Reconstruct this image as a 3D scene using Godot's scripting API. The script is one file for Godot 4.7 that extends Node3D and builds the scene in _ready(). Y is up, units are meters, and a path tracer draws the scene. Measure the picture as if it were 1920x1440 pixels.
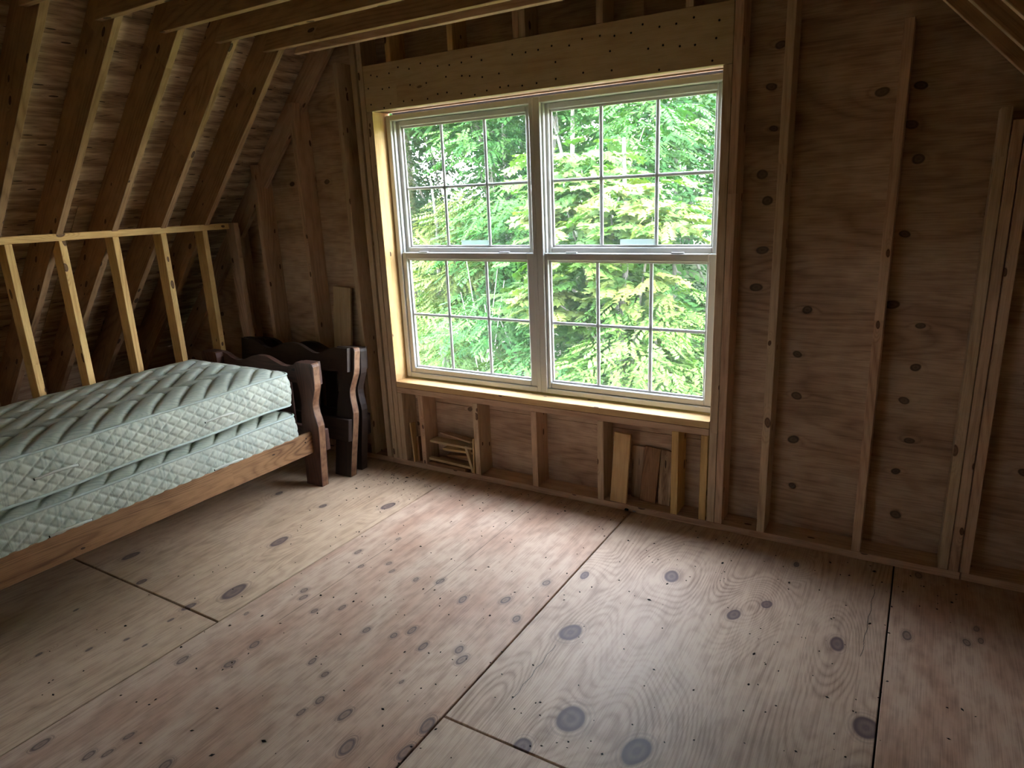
extends Node3D
# An unfinished attic room: plywood floor, open studs and rafters, a twin window onto trees, a bed.
# Axes: x along the gable wall, y up, z from the gable wall (stud faces at z = 0) into the room.

var rng := RandomNumberGenerator.new()
var mats := {}
var lumber: Array = []
var taken := {}

const ROOF_L := Vector2(-1.972, 2.646)   # a point on the underside of the left rafters
const ROOF_LS := 1.04
const ROOF_R := Vector2(1.2, 2.39)
const ROOF_RS := 1.03
const RAFTER_D := 0.2
const BACK_Z := 5.3

func ly(x): return ROOF_L.y + ROOF_LS * (x - ROOF_L.x)
func ry(x): return ROOF_R.y - ROOF_RS * (x - ROOF_R.x)
func roof_y(x): return min(ly(x), ry(x))

func _ready():
	rng.seed = 7
	# ---- camera
	var cam := Camera3D.new()
	cam.name = "camera"
	cam.fov = 59.12
	cam.near = 0.02
	cam.far = 200.0
	cam.position = Vector3(1.2896, 1.745, 3.3242)
	cam.rotation_order = EULER_ORDER_YXZ
	cam.rotation_degrees = Vector3(-15.369, 31.559, -2.477)
	add_child(cam)
	cam.current = true
	# ---- sky, sun, exposure
	var env := Environment.new()
	env.background_mode = Environment.BG_SKY
	var sm := ProceduralSkyMaterial.new()
	sm.sky_top_color = Color(0.80, 0.86, 0.95)
	sm.sky_horizon_color = Color(0.93, 0.95, 0.98)
	sm.ground_horizon_color = Color(0.45, 0.5, 0.42)
	sm.ground_bottom_color = Color(0.3, 0.33, 0.26)
	sm.sun_angle_max = 1.0
	sm.energy_multiplier = 15.0
	var sky := Sky.new()
	sky.sky_material = sm
	env.sky = sky
	env.tonemap_mode = Environment.TONE_MAPPER_LINEAR
	env.tonemap_exposure = 3.25
	env.sdfgi_enabled = true
	env.ssao_enabled = true
	env.ssil_enabled = true
	var we := WorldEnvironment.new()
	we.name = "environment"
	we.environment = env
	add_child(we)
	var sun := DirectionalLight3D.new()
	sun.name = "sun"
	sun.light_color = Color(1.0, 0.95, 0.85)
	sun.light_energy = 4.0
	sun.light_angular_distance = 2.0
	sun.shadow_enabled = true
	add_child(sun)
	sun.look_at_from_position(Vector3.ZERO, Vector3(-0.75, -0.9, -0.3), Vector3.UP)

	make_materials()
	build_floor()
	build_wall_back()
	build_windows()
	build_wall_left()
	build_wall_right()
	build_ceiling()
	build_wall_front()
	build_bed()
	build_mattresses()
	build_loose_boards()
	build_debris()
	build_outside()

# ------------------------------------------------------------------ bookkeeping
func numbered(called: String) -> String:
	if not taken.has(called):
		taken[called] = 0
		return called
	taken[called] += 1
	return "%s_%03d" % [called, taken[called]]

func thing(called, label, category, at = Vector3.ZERO, group = "", kind = "") -> Node3D:
	var o := Node3D.new()
	o.name = numbered(called)
	add_child(o)
	o.position = at
	tag(o, label, category, group, kind)
	return o

func tag(o, label, category = "", group = "", kind = ""):
	if label: o.set_meta("label", label)
	if category: o.set_meta("category", category)
	if group: o.set_meta("group", group)
	if kind: o.set_meta("kind", kind)

func put(mesh: Mesh, called: String, mat: Material, parent: Node) -> MeshInstance3D:
	var o := MeshInstance3D.new()
	o.name = called
	o.mesh = mesh
	o.material_override = mat
	parent.add_child(o, true)
	return o

# ------------------------------------------------------------------ shapes
func tri(st: SurfaceTool, a: Vector3, b: Vector3, c: Vector3, out: Vector3, ua := Vector2.ZERO, ub := Vector2.ZERO, uc := Vector2.ZERO):
	var n := (a - c).cross(a - b)
	if n.length_squared() < 1e-16: return
	if n.dot(out) < 0.0:
		var t := b; b = c; c = t
		var u := ub; ub = uc; uc = u
		n = -n
	n = n.normalized()
	st.set_normal(n); st.set_uv(ua); st.add_vertex(a)
	st.set_normal(n); st.set_uv(ub); st.add_vertex(b)
	st.set_normal(n); st.set_uv(uc); st.add_vertex(c)

func quad(st, a, b, c, d, out, ua := Vector2.ZERO, ub := Vector2.ZERO, uc := Vector2.ZERO, ud := Vector2.ZERO):
	tri(st, a, b, c, out, ua, ub, uc)
	tri(st, a, c, d, out, ua, uc, ud)

# A bevelled bar in its own axes: x thickness t, y length l, z width w; the ends may be cut on the slant (y shifted by s0 or s1 per metre of x, z).
func bar_into(st: SurfaceTool, xf: Transform3D, t: float, l: float, w: float, ch := 0.002, s0 := Vector2.ZERO, s1 := Vector2.ZERO, uvscale := Vector2(0.3, 2.4), uvo := Vector2.ZERO):
	var h := Vector3(t, l, w) * 0.5
	var v := {}
	for sx in [-1, 1]:
		for sy in [-1, 1]:
			for sz in [-1, 1]:
				for ax in 3:
					var p := Vector3(sx * (h.x - (0.0 if ax == 0 else ch)), sy * (h.y - (0.0 if ax == 1 else ch)), sz * (h.z - (0.0 if ax == 2 else ch)))
					var uv: Vector2
					if ax == 0: uv = Vector2(p.z / uvscale.x, p.y / uvscale.y)
					elif ax == 2: uv = Vector2(p.x / uvscale.x + 0.37, p.y / uvscale.y)
					else: uv = Vector2(p.x / uvscale.x, p.z / uvscale.y * 2.0)
					var sl := s1 if sy > 0 else s0
					p.y += sl.x * p.x + sl.y * p.z
					v[[sx, sy, sz, ax]] = [xf * p, uv + uvo]
	var b := xf.basis
	for ax in 3:
		for s in [-1, 1]:
			var ks := []
			for q in [[-1, -1], [1, -1], [1, 1], [-1, 1]]:
				var k := [0, 0, 0, ax]
				k[ax] = s; k[(ax + 1) % 3] = q[0]; k[(ax + 2) % 3] = q[1]
				ks.append(v[k])
			var out := Vector3.ZERO
			out[ax] = s
			quad(st, ks[0][0], ks[1][0], ks[2][0], ks[3][0], b * out, ks[0][1], ks[1][1], ks[2][1], ks[3][1])
	if ch <= 0.0: return
	for ax in 3:
		var a1 := (ax + 1) % 3
		var a2 := (ax + 2) % 3
		for s1_ in [-1, 1]:
			for s2_ in [-1, 1]:
				var e := []
				for z in [-1, 1]:
					var k := [0, 0, 0, a1]
					k[ax] = z; k[a1] = s1_; k[a2] = s2_
					e.append(v[k])
				for z in [1, -1]:
					var k := [0, 0, 0, a2]
					k[ax] = z; k[a1] = s1_; k[a2] = s2_
					e.append(v[k])
				var out := Vector3.ZERO
				out[a1] = s1_; out[a2] = s2_
				quad(st, e[0][0], e[1][0], e[2][0], e[3][0], b * out, e[0][1], e[1][1], e[1][1], e[0][1])
	for sx in [-1, 1]:
		for sy in [-1, 1]:
			for sz in [-1, 1]:
				var a = v[[sx, sy, sz, 0]]
				var c = v[[sx, sy, sz, 1]]
				var d = v[[sx, sy, sz, 2]]
				tri(st, a[0], c[0], d[0], b * Vector3(sx, sy, sz), a[1], c[1], d[1])

# A board between the centres of its two ends; w runs along wdir.
func board(parent, called, p0: Vector3, p1: Vector3, t: float, w: float, wdir: Vector3, mat = null, ch := 0.002, s0 := Vector2.ZERO, s1 := Vector2.ZERO) -> MeshInstance3D:
	var y := (p1 - p0).normalized()
	var z := (wdir - y * wdir.dot(y)).normalized()
	var x := y.cross(z)
	var st := SurfaceTool.new()
	st.begin(Mesh.PRIMITIVE_TRIANGLES)
	bar_into(st, Transform3D(Basis(x, y, z), Vector3.ZERO), t, (p1 - p0).length(), w, ch, s0, s1, Vector2(0.3, 2.4), Vector2(rng.randf(), rng.randf()))
	if mat == null: mat = lumber[rng.randi() % lumber.size()]
	var o := put(st.commit(), called, mat, parent)
	o.position = (p0 + p1) * 0.5 - (parent.position if parent is Node3D and parent != self else Vector3.ZERO)
	return o

# A box given by two corners; the grain runs along y, x or z.
func slab(parent, called, a: Vector3, b: Vector3, grain := 1, mat = null, ch := 0.002) -> MeshInstance3D:
	var c := (a + b) * 0.5
	var s := (b - a).abs()
	var y := Vector3.ZERO; y[grain] = 1
	var g2 := (grain + 1) % 3
	var z := Vector3.ZERO; z[g2] = 1
	var t: float = s[(grain + 2) % 3]
	return board(parent, called, c - y * s[grain] * 0.5, c + y * s[grain] * 0.5, t, s[g2], z, mat, ch)

# A flat outline (x, y) with thickness along z, from z0 to z1, corners slightly eased; uv from position.
func plate_mesh(poly: PackedVector2Array, z0: float, z1: float, uvs := Vector2(0.3, 2.4), swap := false, uvo := Vector2.ZERO) -> ArrayMesh:
	var st := SurfaceTool.new()
	st.begin(Mesh.PRIMITIVE_TRIANGLES)
	var idx := Geometry2D.triangulate_polygon(poly)
	var f := func(p: Vector2) -> Vector2:
		return (Vector2(p.y, p.x) if swap else p) / uvs + uvo
	for i in range(0, idx.size(), 3):
		var a := poly[idx[i]]; var b := poly[idx[i + 1]]; var c := poly[idx[i + 2]]
		for z in [z0, z1]:
			tri(st, Vector3(a.x, a.y, z), Vector3(b.x, b.y, z), Vector3(c.x, c.y, z), Vector3(0, 0, 1 if z == max(z0, z1) else -1), f.call(a), f.call(b), f.call(c))
	var cw := Geometry2D.is_polygon_clockwise(poly)
	for i in poly.size():
		var a := poly[i]; var b := poly[(i + 1) % poly.size()]
		var d := (b - a).normalized()
		var out := Vector3(-d.y, d.x, 0) if cw else Vector3(d.y, -d.x, 0)
		var k := Vector2(abs(z1 - z0) / uvs.x, 0)
		quad(st, Vector3(a.x, a.y, z0), Vector3(b.x, b.y, z0), Vector3(b.x, b.y, z1), Vector3(a.x, a.y, z1), out, f.call(a), f.call(b), f.call(b) + k, f.call(a) + k)
	return st.commit()

func tube_mesh(pts: Array, radii: Array, sides := 8, uvs := 1.0) -> ArrayMesh:
	var st := SurfaceTool.new()
	st.begin(Mesh.PRIMITIVE_TRIANGLES)
	var ref := Vector3(0.31, 0.2, 0.93)
	for i in pts.size():
		var d: Vector3 = (pts[min(i + 1, pts.size() - 1)] - pts[max(i - 1, 0)]).normalized()
		var x := d.cross(ref).normalized()
		var z := x.cross(d)
		for k in sides + 1:
			var a := TAU * k / sides
			st.set_uv(Vector2(float(k) / sides, i * uvs))
			st.add_vertex(pts[i] + (x * cos(a) + z * sin(a)) * radii[i])
	for i in pts.size() - 1:
		for k in sides:
			var a := i * (sides + 1) + k
			var b := a + sides + 1
			for q in [a, b, a + 1, a + 1, b, b + 1]: st.add_index(q)
	st.generate_normals()
	return st.commit()

# ------------------------------------------------------------------ materials
func noise_bytes(w: int, h: int, sw: int, sh: int, freq: float, seed_: int, oct := 3) -> PackedByteArray:
	var n := FastNoiseLite.new()
	n.noise_type = FastNoiseLite.TYPE_SIMPLEX_SMOOTH
	n.seed = seed_
	n.frequency = freq
	n.fractal_octaves = oct
	var im := n.get_image(sw, sh, false, false, true)
	im.convert(Image.FORMAT_L8)
	im.resize(w, h, Image.INTERPOLATE_CUBIC)
	return im.get_data()

# Wood with the grain along the image's y. knots: [x, y, radius] in pixels. Colours are the wood's own.
func wood(w: int, h: int, seed_: int, o: Dictionary) -> ImageTexture:
	var fine := noise_bytes(w, h, w, max(8, h / int(o.get("stretch", 24))), 0.35, seed_, 2)
	var mid := noise_bytes(w, h, max(8, w / 2), max(8, h / 24), 0.09, seed_ + 1, 3)
	var big := noise_bytes(w, h, max(8, w / 8), max(8, h / 16), 0.05, seed_ + 2, 3)
	var ring := noise_bytes(w, h, max(8, w / 4), max(8, h / 24), o.get("ring_freq", 0.02), seed_ + 3, 2)
	var mottle := noise_bytes(w, h, max(8, w / 3), max(8, h / 4), 0.07, seed_ + 4, 4)
	var c0: Color = o.light
	var c1: Color = o.dark
	var tint: Color = o.get("tint", c0)
	var kb: float = o.get("rings", 8.0)
	var band: float = o.get("band", 0.3)
	var gr: float = o.get("grain", 0.5)
	var mo: float = o.get("mottle", 0.25)
	var bi: float = o.get("blotch", 0.5)
	var n := w * h
	var field := PackedFloat32Array()
	field.resize(n)
	for i in n: field[i] = ring[i] / 255.0
	var knots: Array = o.get("knots", [])
	var halo: float = o.get("halo", 4.0)
	for k in knots:
		var rr: float = k[2] * halo
		var ay: float = o.get("knot_long", 1.6)
		for y in range(max(0, int(k[1] - rr * ay)), min(h, int(k[1] + rr * ay))):
			for x in range(max(0, int(k[0] - rr)), min(w, int(k[0] + rr))):
				var dx: float = (x - k[0]) / rr
				var dy: float = (y - k[1]) / (rr * ay)
				var d := dx * dx + dy * dy
				if d < 1.0: field[y * w + x] += o.get("bump", 0.35) * (1.0 - d) * (1.0 - d)
	var data := PackedByteArray()
	data.resize(n * 3)
	var r0 := c0.r; var g0 := c0.g; var b0 := c0.b
	var r1 := c1.r; var g1 := c1.g; var b1 := c1.b
	var r2 := tint.r; var g2 := tint.g; var b2 := tint.b
	for i in n:
		var f := field[i] * kb
		f -= floorf(f)
		var line := 1.0 - absf(f * 2.0 - 1.0)
		line = line * line * (0.35 + 1.5 * clampf(big[i] / 160.0 - 0.45, 0.0, 1.0))
		var t := band * line + gr * (fine[i] / 255.0 - 0.35) + 0.35 * gr * (mid[i] / 255.0 - 0.5) + mo * (mottle[i] / 255.0 - 0.5)
		t = clampf(t, 0.0, 1.0)
		var q := clampf((big[i] / 255.0 - 0.3) * 1.8 * bi, 0.0, 1.0)
		var r := lerpf(r0, r2, q); var g := lerpf(g0, g2, q); var b := lerpf(b0, b2, q)
		data[i * 3] = int(255.0 * lerpf(r, r1, t))
		data[i * 3 + 1] = int(255.0 * lerpf(g, g1, t))
		data[i * 3 + 2] = int(255.0 * lerpf(b, b1, t))
	var kc: Color = o.get("knot_color", Color(0.27, 0.2, 0.17))
	var ringy: float = o.get("knot_rings", 0.0)
	var core: float = o.get("knot_core", 0.74)
	for k in knots:
		var rad: float = k[2]
		var ext := rad * 2.4
		for y in range(max(0, int(k[1] - ext)), min(h, int(k[1] + ext))):
			for x in range(max(0, int(k[0] - ext)), min(w, int(k[0] + ext))):
				var dx: float = x - k[0]
				var dy: float = (y - k[1]) * o.get("knot_squash", 0.72)
				var wob := 1.0 + 0.10 * sin(atan2(dy, dx) * 2.0 + k[0]) + 0.02 * sin(atan2(dy, dx) * 3.0 + k[1])
				var d := sqrt(dx * dx + dy * dy) / (rad * wob)
				if d > 2.3: continue
				var a := 0.0
				if d < 0.85: a = core + 0.08 * sin(d * 9.0)
				elif d < 1.05: a = 0.9
				elif d < 1.25: a = 0.9 * (1.25 - d) / 0.2
				if ringy > 0.0 and d > 1.15: a = max(a, ringy * (0.5 + 0.5 * sin(d * 17.0)) * (2.3 - d))
				if a <= 0.0: continue
				a = clampf(a, 0.0, 1.0) * k[3] if k.size() > 3 else clampf(a, 0.0, 1.0)
				var i := (y * w + x) * 3
				data[i] = int(lerpf(data[i], kc.r * 255.0, a))
				data[i + 1] = int(lerpf(data[i + 1], kc.g * 255.0, a))
				data[i + 2] = int(lerpf(data[i + 2], kc.b * 255.0, a))
	for ck in o.get("cracks", []):      # [x0, y0, x1, y1, half width] in pixels: splits and veneer joints
		var steps := int(max(absf(ck[2] - ck[0]), absf(ck[3] - ck[1])) * 1.5)
		for s in steps:
			var u := float(s) / steps
			var px := int(lerpf(ck[0], ck[2], u) + 1.6 * sin(u * 23.0) * (1.0 if ck[4] > 0.6 else 0.0))
			var py := int(lerpf(ck[1], ck[3], u))
			if px < 0 or py < 0 or px >= w or py >= h: continue
			var i := (py * w + px) * 3
			for c in 3: data[i + c] = int(data[i + c] * 0.35)
	var im := Image.create_from_data(w, h, false, Image.FORMAT_RGB8, data)
	im.generate_mipmaps()
	return ImageTexture.create_from_image(im)

func std(tex, rough := 0.8, col := Color.WHITE) -> StandardMaterial3D:
	var m := StandardMaterial3D.new()
	if tex: m.albedo_texture = tex
	m.albedo_color = col
	m.roughness = rough
	m.metallic_specular = 0.4
	return m

func random_knots(n: int, w: int, h: int, r0: float, r1: float, seed_: int) -> Array:
	var g := RandomNumberGenerator.new()
	g.seed = seed_
	var out := []
	for i in n: out.append([g.randf_range(0, w), g.randf_range(0, h), g.randf_range(r0, r1)])
	return out

func make_materials():
	# framing lumber, four boards of different tone
	var tones := [[Color(0.88, 0.73, 0.47), Color(0.66, 0.47, 0.26), Color(0.84, 0.66, 0.40)],
		[Color(0.835, 0.692, 0.557), Color(0.588, 0.445, 0.341), Color(0.774, 0.615, 0.488)],
		[Color(0.799, 0.688, 0.554), Color(0.594, 0.475, 0.372), Color(0.861, 0.734, 0.567)]]
	for i in 3:
		var t := wood(192, 1024, 20 + i * 9, {"light": tones[i][0], "dark": tones[i][1], "tint": tones[i][2], "rings": 7.0, "band": 0.3, "grain": 0.55, "knots": random_knots(11, 192, 1024, 2.5, 7.5, 40 + i), "halo": 3.5, "knot_long": 2.4, "bump": 0.5, "knot_color": Color(0.3, 0.19, 0.12)})
		lumber.append(std(t, 0.75))
	# floor sheets: three columns, each with its own veneer; image y runs along z from -0.2 to 3.8
	var W := 768; var H := 2048
	var px := func(list: Array, x0: float, wide: float) -> Array:
		var out := []
		for k in list: out.append([(k[0] - x0) / wide * W, (k[1] + 0.2) / 4.0 * H, k[2] * 11.5])
		return out
	var ka := [[-1.562, 1.164, 1.5], [-1.362, 1.605, 1.8], [-2.162, 1.637, 1.2], [-1.857, 1.762, 0.8], [-1.445, 1.786, 0.9], [-1.316, 0.558, 1.4], [-1.677, 0.734, 0.8], [-2.077, 0.722, 0.8], [-1.542, 2.181, 0.4], [-1.424, 1.889, 0.4], [-1.466, 2.065, 0.35], [-1.354, 2.052, 0.3], [-1.7, 2.3, 0.4], [-1.9, 2.05, 0.35], [-1.62, 2.5, 0.4], [-2.0, 2.4, 0.4]]
	var kb := [[-1.092, 1.052, 0.6], [-0.976, 1.153, 0.5], [-0.867, 1.068, 0.5], [-0.805, 1.118, 0.45], [-0.65, 1.124, 0.5], [-0.536, 1.083, 0.7], [-0.994, 0.847, 0.4], [-1.067, 1.442, 0.6], [-1.024, 1.485, 0.6], [-0.896, 1.539, 0.5], [-0.802, 1.461, 0.55], [-0.588, 1.535, 0.6], [-0.459, 1.509, 0.55], [-0.413, 1.446, 0.7], [-0.304, 1.509, 0.7], [-0.161, 1.457, 0.7], [-0.116, 1.503, 0.8], [-0.352, 1.159, 0.75], [-0.177, 1.073, 0.8], [-0.061, 1.172, 0.7], [-0.079, 0.866, 0.7], [-0.641, 1.79, 0.55], [-0.538, 1.822, 0.5], [-0.45, 1.933, 0.6], [-0.464, 2.01, 0.5], [-0.315, 1.942, 0.8], [-0.202, 2.048, 1.0], [-0.023, 1.843, 1.0], [-0.015, 1.972, 0.9], [-0.246, 1.715, 0.3], [-0.939, 1.829, 0.7], [-1.12, 2.035, 0.7], [-0.926, 1.959, 0.7], [-1.151, 2.55, 0.8], [-0.95, 2.494, 0.6], [-0.903, 2.458, 0.5], [-0.679, 2.393, 0.7], [-0.914, 2.378, 0.5], [-1.158, 1.697, 0.35]]
	var kc := [[0.052, 0.725, 0.9], [0.186, 1.149, 1.7], [0.399, 1.582, 1.9], [0.313, 1.769, 1.2], [0.648, 1.609, 1.8], [0.418, 0.549, 1.4], [0.745, 0.721, 1.1], [0.851, 0.581, 0.9], [1.145, 0.731, 1.2], [0.909, 0.182, 0.6], [1.278, 1.155, 1.6]]
	mats.floor_a = std(wood(W, H, 101, {"light": Color(0.782, 0.660, 0.539), "dark": Color(0.476, 0.364, 0.280), "tint": Color(0.738, 0.608, 0.477), "rings": 10.0, "stretch": 64, "band": 0.2, "grain": 0.62, "mottle": 0.32, "ring_freq": 0.02, "knots": px.call(ka, -2.438, 1.219), "halo": 6.0, "bump": 0.5, "knot_rings": 0.3, "knot_color": Color(0.342, 0.268, 0.249)}), 0.5)
	mats.floor_b = std(wood(W, H, 131, {"light": Color(0.771, 0.650, 0.547), "dark": Color(0.454, 0.333, 0.267), "tint": Color(0.704, 0.546, 0.443), "rings": 6.0, "stretch": 36, "band": 0.1, "grain": 0.6, "mottle": 0.45, "blotch": 0.9, "knots": px.call(kb, -1.219, 1.219), "halo": 3.0, "bump": 0.3, "knot_rings": 0.55, "knot_core": 0.5, "knot_color": Color(0.374, 0.299, 0.271), "cracks": [[150, 530, 150, 960, 0.4], [430, 100, 430, 720, 0.4]]}), 0.5)
	mats.floor_c = std(wood(W, H, 161, {"light": Color(0.772, 0.660, 0.558), "dark": Color(0.455, 0.343, 0.278), "tint": Color(0.729, 0.608, 0.505), "rings": 13.0, "stretch": 64, "band": 0.27, "grain": 0.5, "mottle": 0.32, "ring_freq": 0.012, "knots": px.call(kc, 0.0, 1.31), "halo": 9.0, "bump": 0.6, "knot_rings": 0.25, "knot_color": Color(0.353, 0.279, 0.269), "cracks": [[99, 742, 101, 921, 1.0], [730, 230, 723, 498, 1.0]]}), 0.5)
	# wall sheathing: image y along the grain (2.44 m, horizontal on the wall), image x across (1.22 m)
	var kw := []
	for p in [[0.64, 2.35], [0.61, 2.18], [0.63, 2.0], [0.59, 1.8], [0.62, 1.68], [0.61, 1.45], [0.59, 1.27], [0.83, 1.17], [0.8, 0.95], [0.81, 0.74], [0.81, 0.51], [0.82, 0.26], [1.06, 2.11], [1.2, 2.12], [1.18, 1.97], [1.22, 1.83], [1.2, 1.52], [1.18, 1.21], [1.3, 1.12], [1.3, 0.93], [1.27, 0.77], [1.31, 0.58], [1.27, 0.42], [1.29, 0.2], [1.75, 0.5], [1.72, 0.9], [1.73, 1.3], [1.5, 1.6], [2.2, 0.4], [2.3, 1.9], [2.5, 1.1], [0.25, 0.3], [0.2, 1.9], [2.0, 2.2]]:
		kw.append([p[1] / 2.44 * 1024, p[0] / 2.44 * 1024, 4.5 + fposmod(p[0] * 37.0 + p[1] * 11.0, 3.0), 0.8])
	mats.ply_wall = std(wood(1024, 1024, 211, {"light": Color(0.817, 0.691, 0.564), "dark": Color(0.505, 0.385, 0.299), "tint": Color(0.722, 0.580, 0.461), "rings": 6.0, "band": 0.28, "grain": 0.6, "mottle": 0.3, "blotch": 0.8, "ring_freq": 0.03, "knots": kw, "halo": 2.5, "bump": 0.2, "knot_long": 2.2, "knot_color": Color(0.254, 0.198, 0.150)}), 0.85)
	mats.ply_roof = std(wood(512, 1024, 241, {"light": Color(0.827, 0.708, 0.567), "dark": Color(0.413, 0.316, 0.242), "tint": Color(0.635, 0.509, 0.390), "rings": 9.0, "band": 0.5, "grain": 0.5, "mottle": 0.5, "blotch": 1.0, "ring_freq": 0.04, "knots": random_knots(50, 512, 1024, 2.0, 6.5, 77), "halo": 3.0, "knot_color": Color(0.195, 0.143, 0.113)}), 0.85)
	mats.header = std(wood(256, 1024, 271, {"light": Color(0.80, 0.70, 0.54), "dark": Color(0.60, 0.48, 0.35), "tint": Color(0.76, 0.64, 0.48), "rings": 5.0, "band": 0.15, "grain": 0.4, "knots": random_knots(3, 256, 1024, 3.0, 6.0, 5), "knot_color": Color(0.4, 0.3, 0.22)}), 0.8)
	mats.rafter = std(wood(192, 1024, 275, {"light": Color(0.70, 0.55, 0.40), "dark": Color(0.45, 0.32, 0.22), "tint": Color(0.62, 0.47, 0.33), "rings": 7.0, "band": 0.3, "grain": 0.5, "mottle": 0.4, "knots": random_knots(12, 192, 1024, 2.5, 7.0, 6), "halo": 3.5, "knot_color": Color(0.22, 0.14, 0.09)}), 0.8)
	mats.jamb = std(wood(192, 1024, 281, {"light": Color(0.86, 0.72, 0.50), "dark": Color(0.66, 0.48, 0.29), "tint": Color(0.84, 0.66, 0.43), "rings": 5.0, "band": 0.2, "grain": 0.4, "knots": random_knots(8, 192, 1024, 2.0, 4.0, 15)}), 0.65)
	mats.rail = std(wood(192, 1024, 291, {"light": Color(0.66, 0.49, 0.33), "dark": Color(0.36, 0.24, 0.15), "tint": Color(0.56, 0.41, 0.28), "rings": 12.0, "band": 0.45, "grain": 0.6, "knots": random_knots(6, 192, 1024, 2.0, 5.0, 25), "knot_color": Color(0.2, 0.13, 0.1)}), 0.55)
	mats.stain = std(wood(192, 1024, 301, {"light": Color(0.40, 0.28, 0.23), "dark": Color(0.19, 0.125, 0.105), "tint": Color(0.34, 0.23, 0.19), "rings": 8.0, "band": 0.4, "grain": 0.6, "knots": random_knots(5, 192, 1024, 2.0, 5.0, 35), "knot_color": Color(0.1, 0.06, 0.05)}), 0.42)
	mats.stain_worn = std(wood(192, 1024, 311, {"light": Color(0.58, 0.43, 0.31), "dark": Color(0.33, 0.21, 0.15), "tint": Color(0.46, 0.31, 0.22), "rings": 8.0, "band": 0.3, "grain": 0.6, "mottle": 0.7, "blotch": 1.0}), 0.5)
	mats.stain_dark = std(wood(192, 1024, 321, {"light": Color(0.25, 0.19, 0.155), "dark": Color(0.12, 0.09, 0.07), "tint": Color(0.21, 0.155, 0.125), "rings": 6.0, "band": 0.3, "grain": 0.5}), 0.5)
	mats.vinyl = std(null, 0.42, Color(0.84, 0.83, 0.80))
	mats.lock = std(null, 0.4, Color(0.78, 0.76, 0.74))
	mats.lock_dark = std(null, 0.5, Color(0.2, 0.18, 0.2))
	mats.dark = std(null, 0.9, Color(0.10, 0.075, 0.06))
	var glass := StandardMaterial3D.new()
	glass.transparency = BaseMaterial3D.TRANSPARENCY_ALPHA
	glass.albedo_color = Color(0.9, 0.95, 0.95, 0.07)
	glass.roughness = 0.03
	mats.glass = glass
	var film := StandardMaterial3D.new()
	film.transparency = BaseMaterial3D.TRANSPARENCY_ALPHA
	film.albedo_color = Color(0.92, 0.96, 0.95, 0.45)
	film.roughness = 0.6
	mats.film = film
	# mattress ticking: a faint woven figure, the same all over
	mats.ticking = std(wood(512, 512, 331, {"light": Color(0.78, 0.79, 0.71), "dark": Color(0.60, 0.63, 0.57), "tint": Color(0.72, 0.74, 0.67), "rings": 14.0, "band": 0.45, "grain": 0.2, "mottle": 0.4, "stretch": 6}), 0.5)
	mats.cord = std(null, 0.6, Color(0.82, 0.82, 0.76))
	mats.piping = std(null, 0.55, Color(0.74, 0.78, 0.73))
	mats.barkgrey = std(wood(128, 512, 341, {"light": Color(0.55, 0.53, 0.49), "dark": Color(0.28, 0.26, 0.23), "tint": Color(0.45, 0.43, 0.38), "band": 0.4, "grain": 0.9, "mottle": 0.8}), 0.9)
	mats.barkpale = std(wood(128, 512, 351, {"light": Color(0.88, 0.86, 0.82), "dark": Color(0.5, 0.47, 0.43), "tint": Color(0.8, 0.78, 0.74), "band": 0.2, "grain": 0.4, "mottle": 0.7}), 0.9)
	mats.ground = std(wood(512, 512, 361, {"light": Color(0.36, 0.42, 0.22), "dark": Color(0.22, 0.19, 0.12), "tint": Color(0.30, 0.36, 0.16), "band": 0.2, "grain": 0.4, "mottle": 1.4, "stretch": 2}), 0.95)

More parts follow.
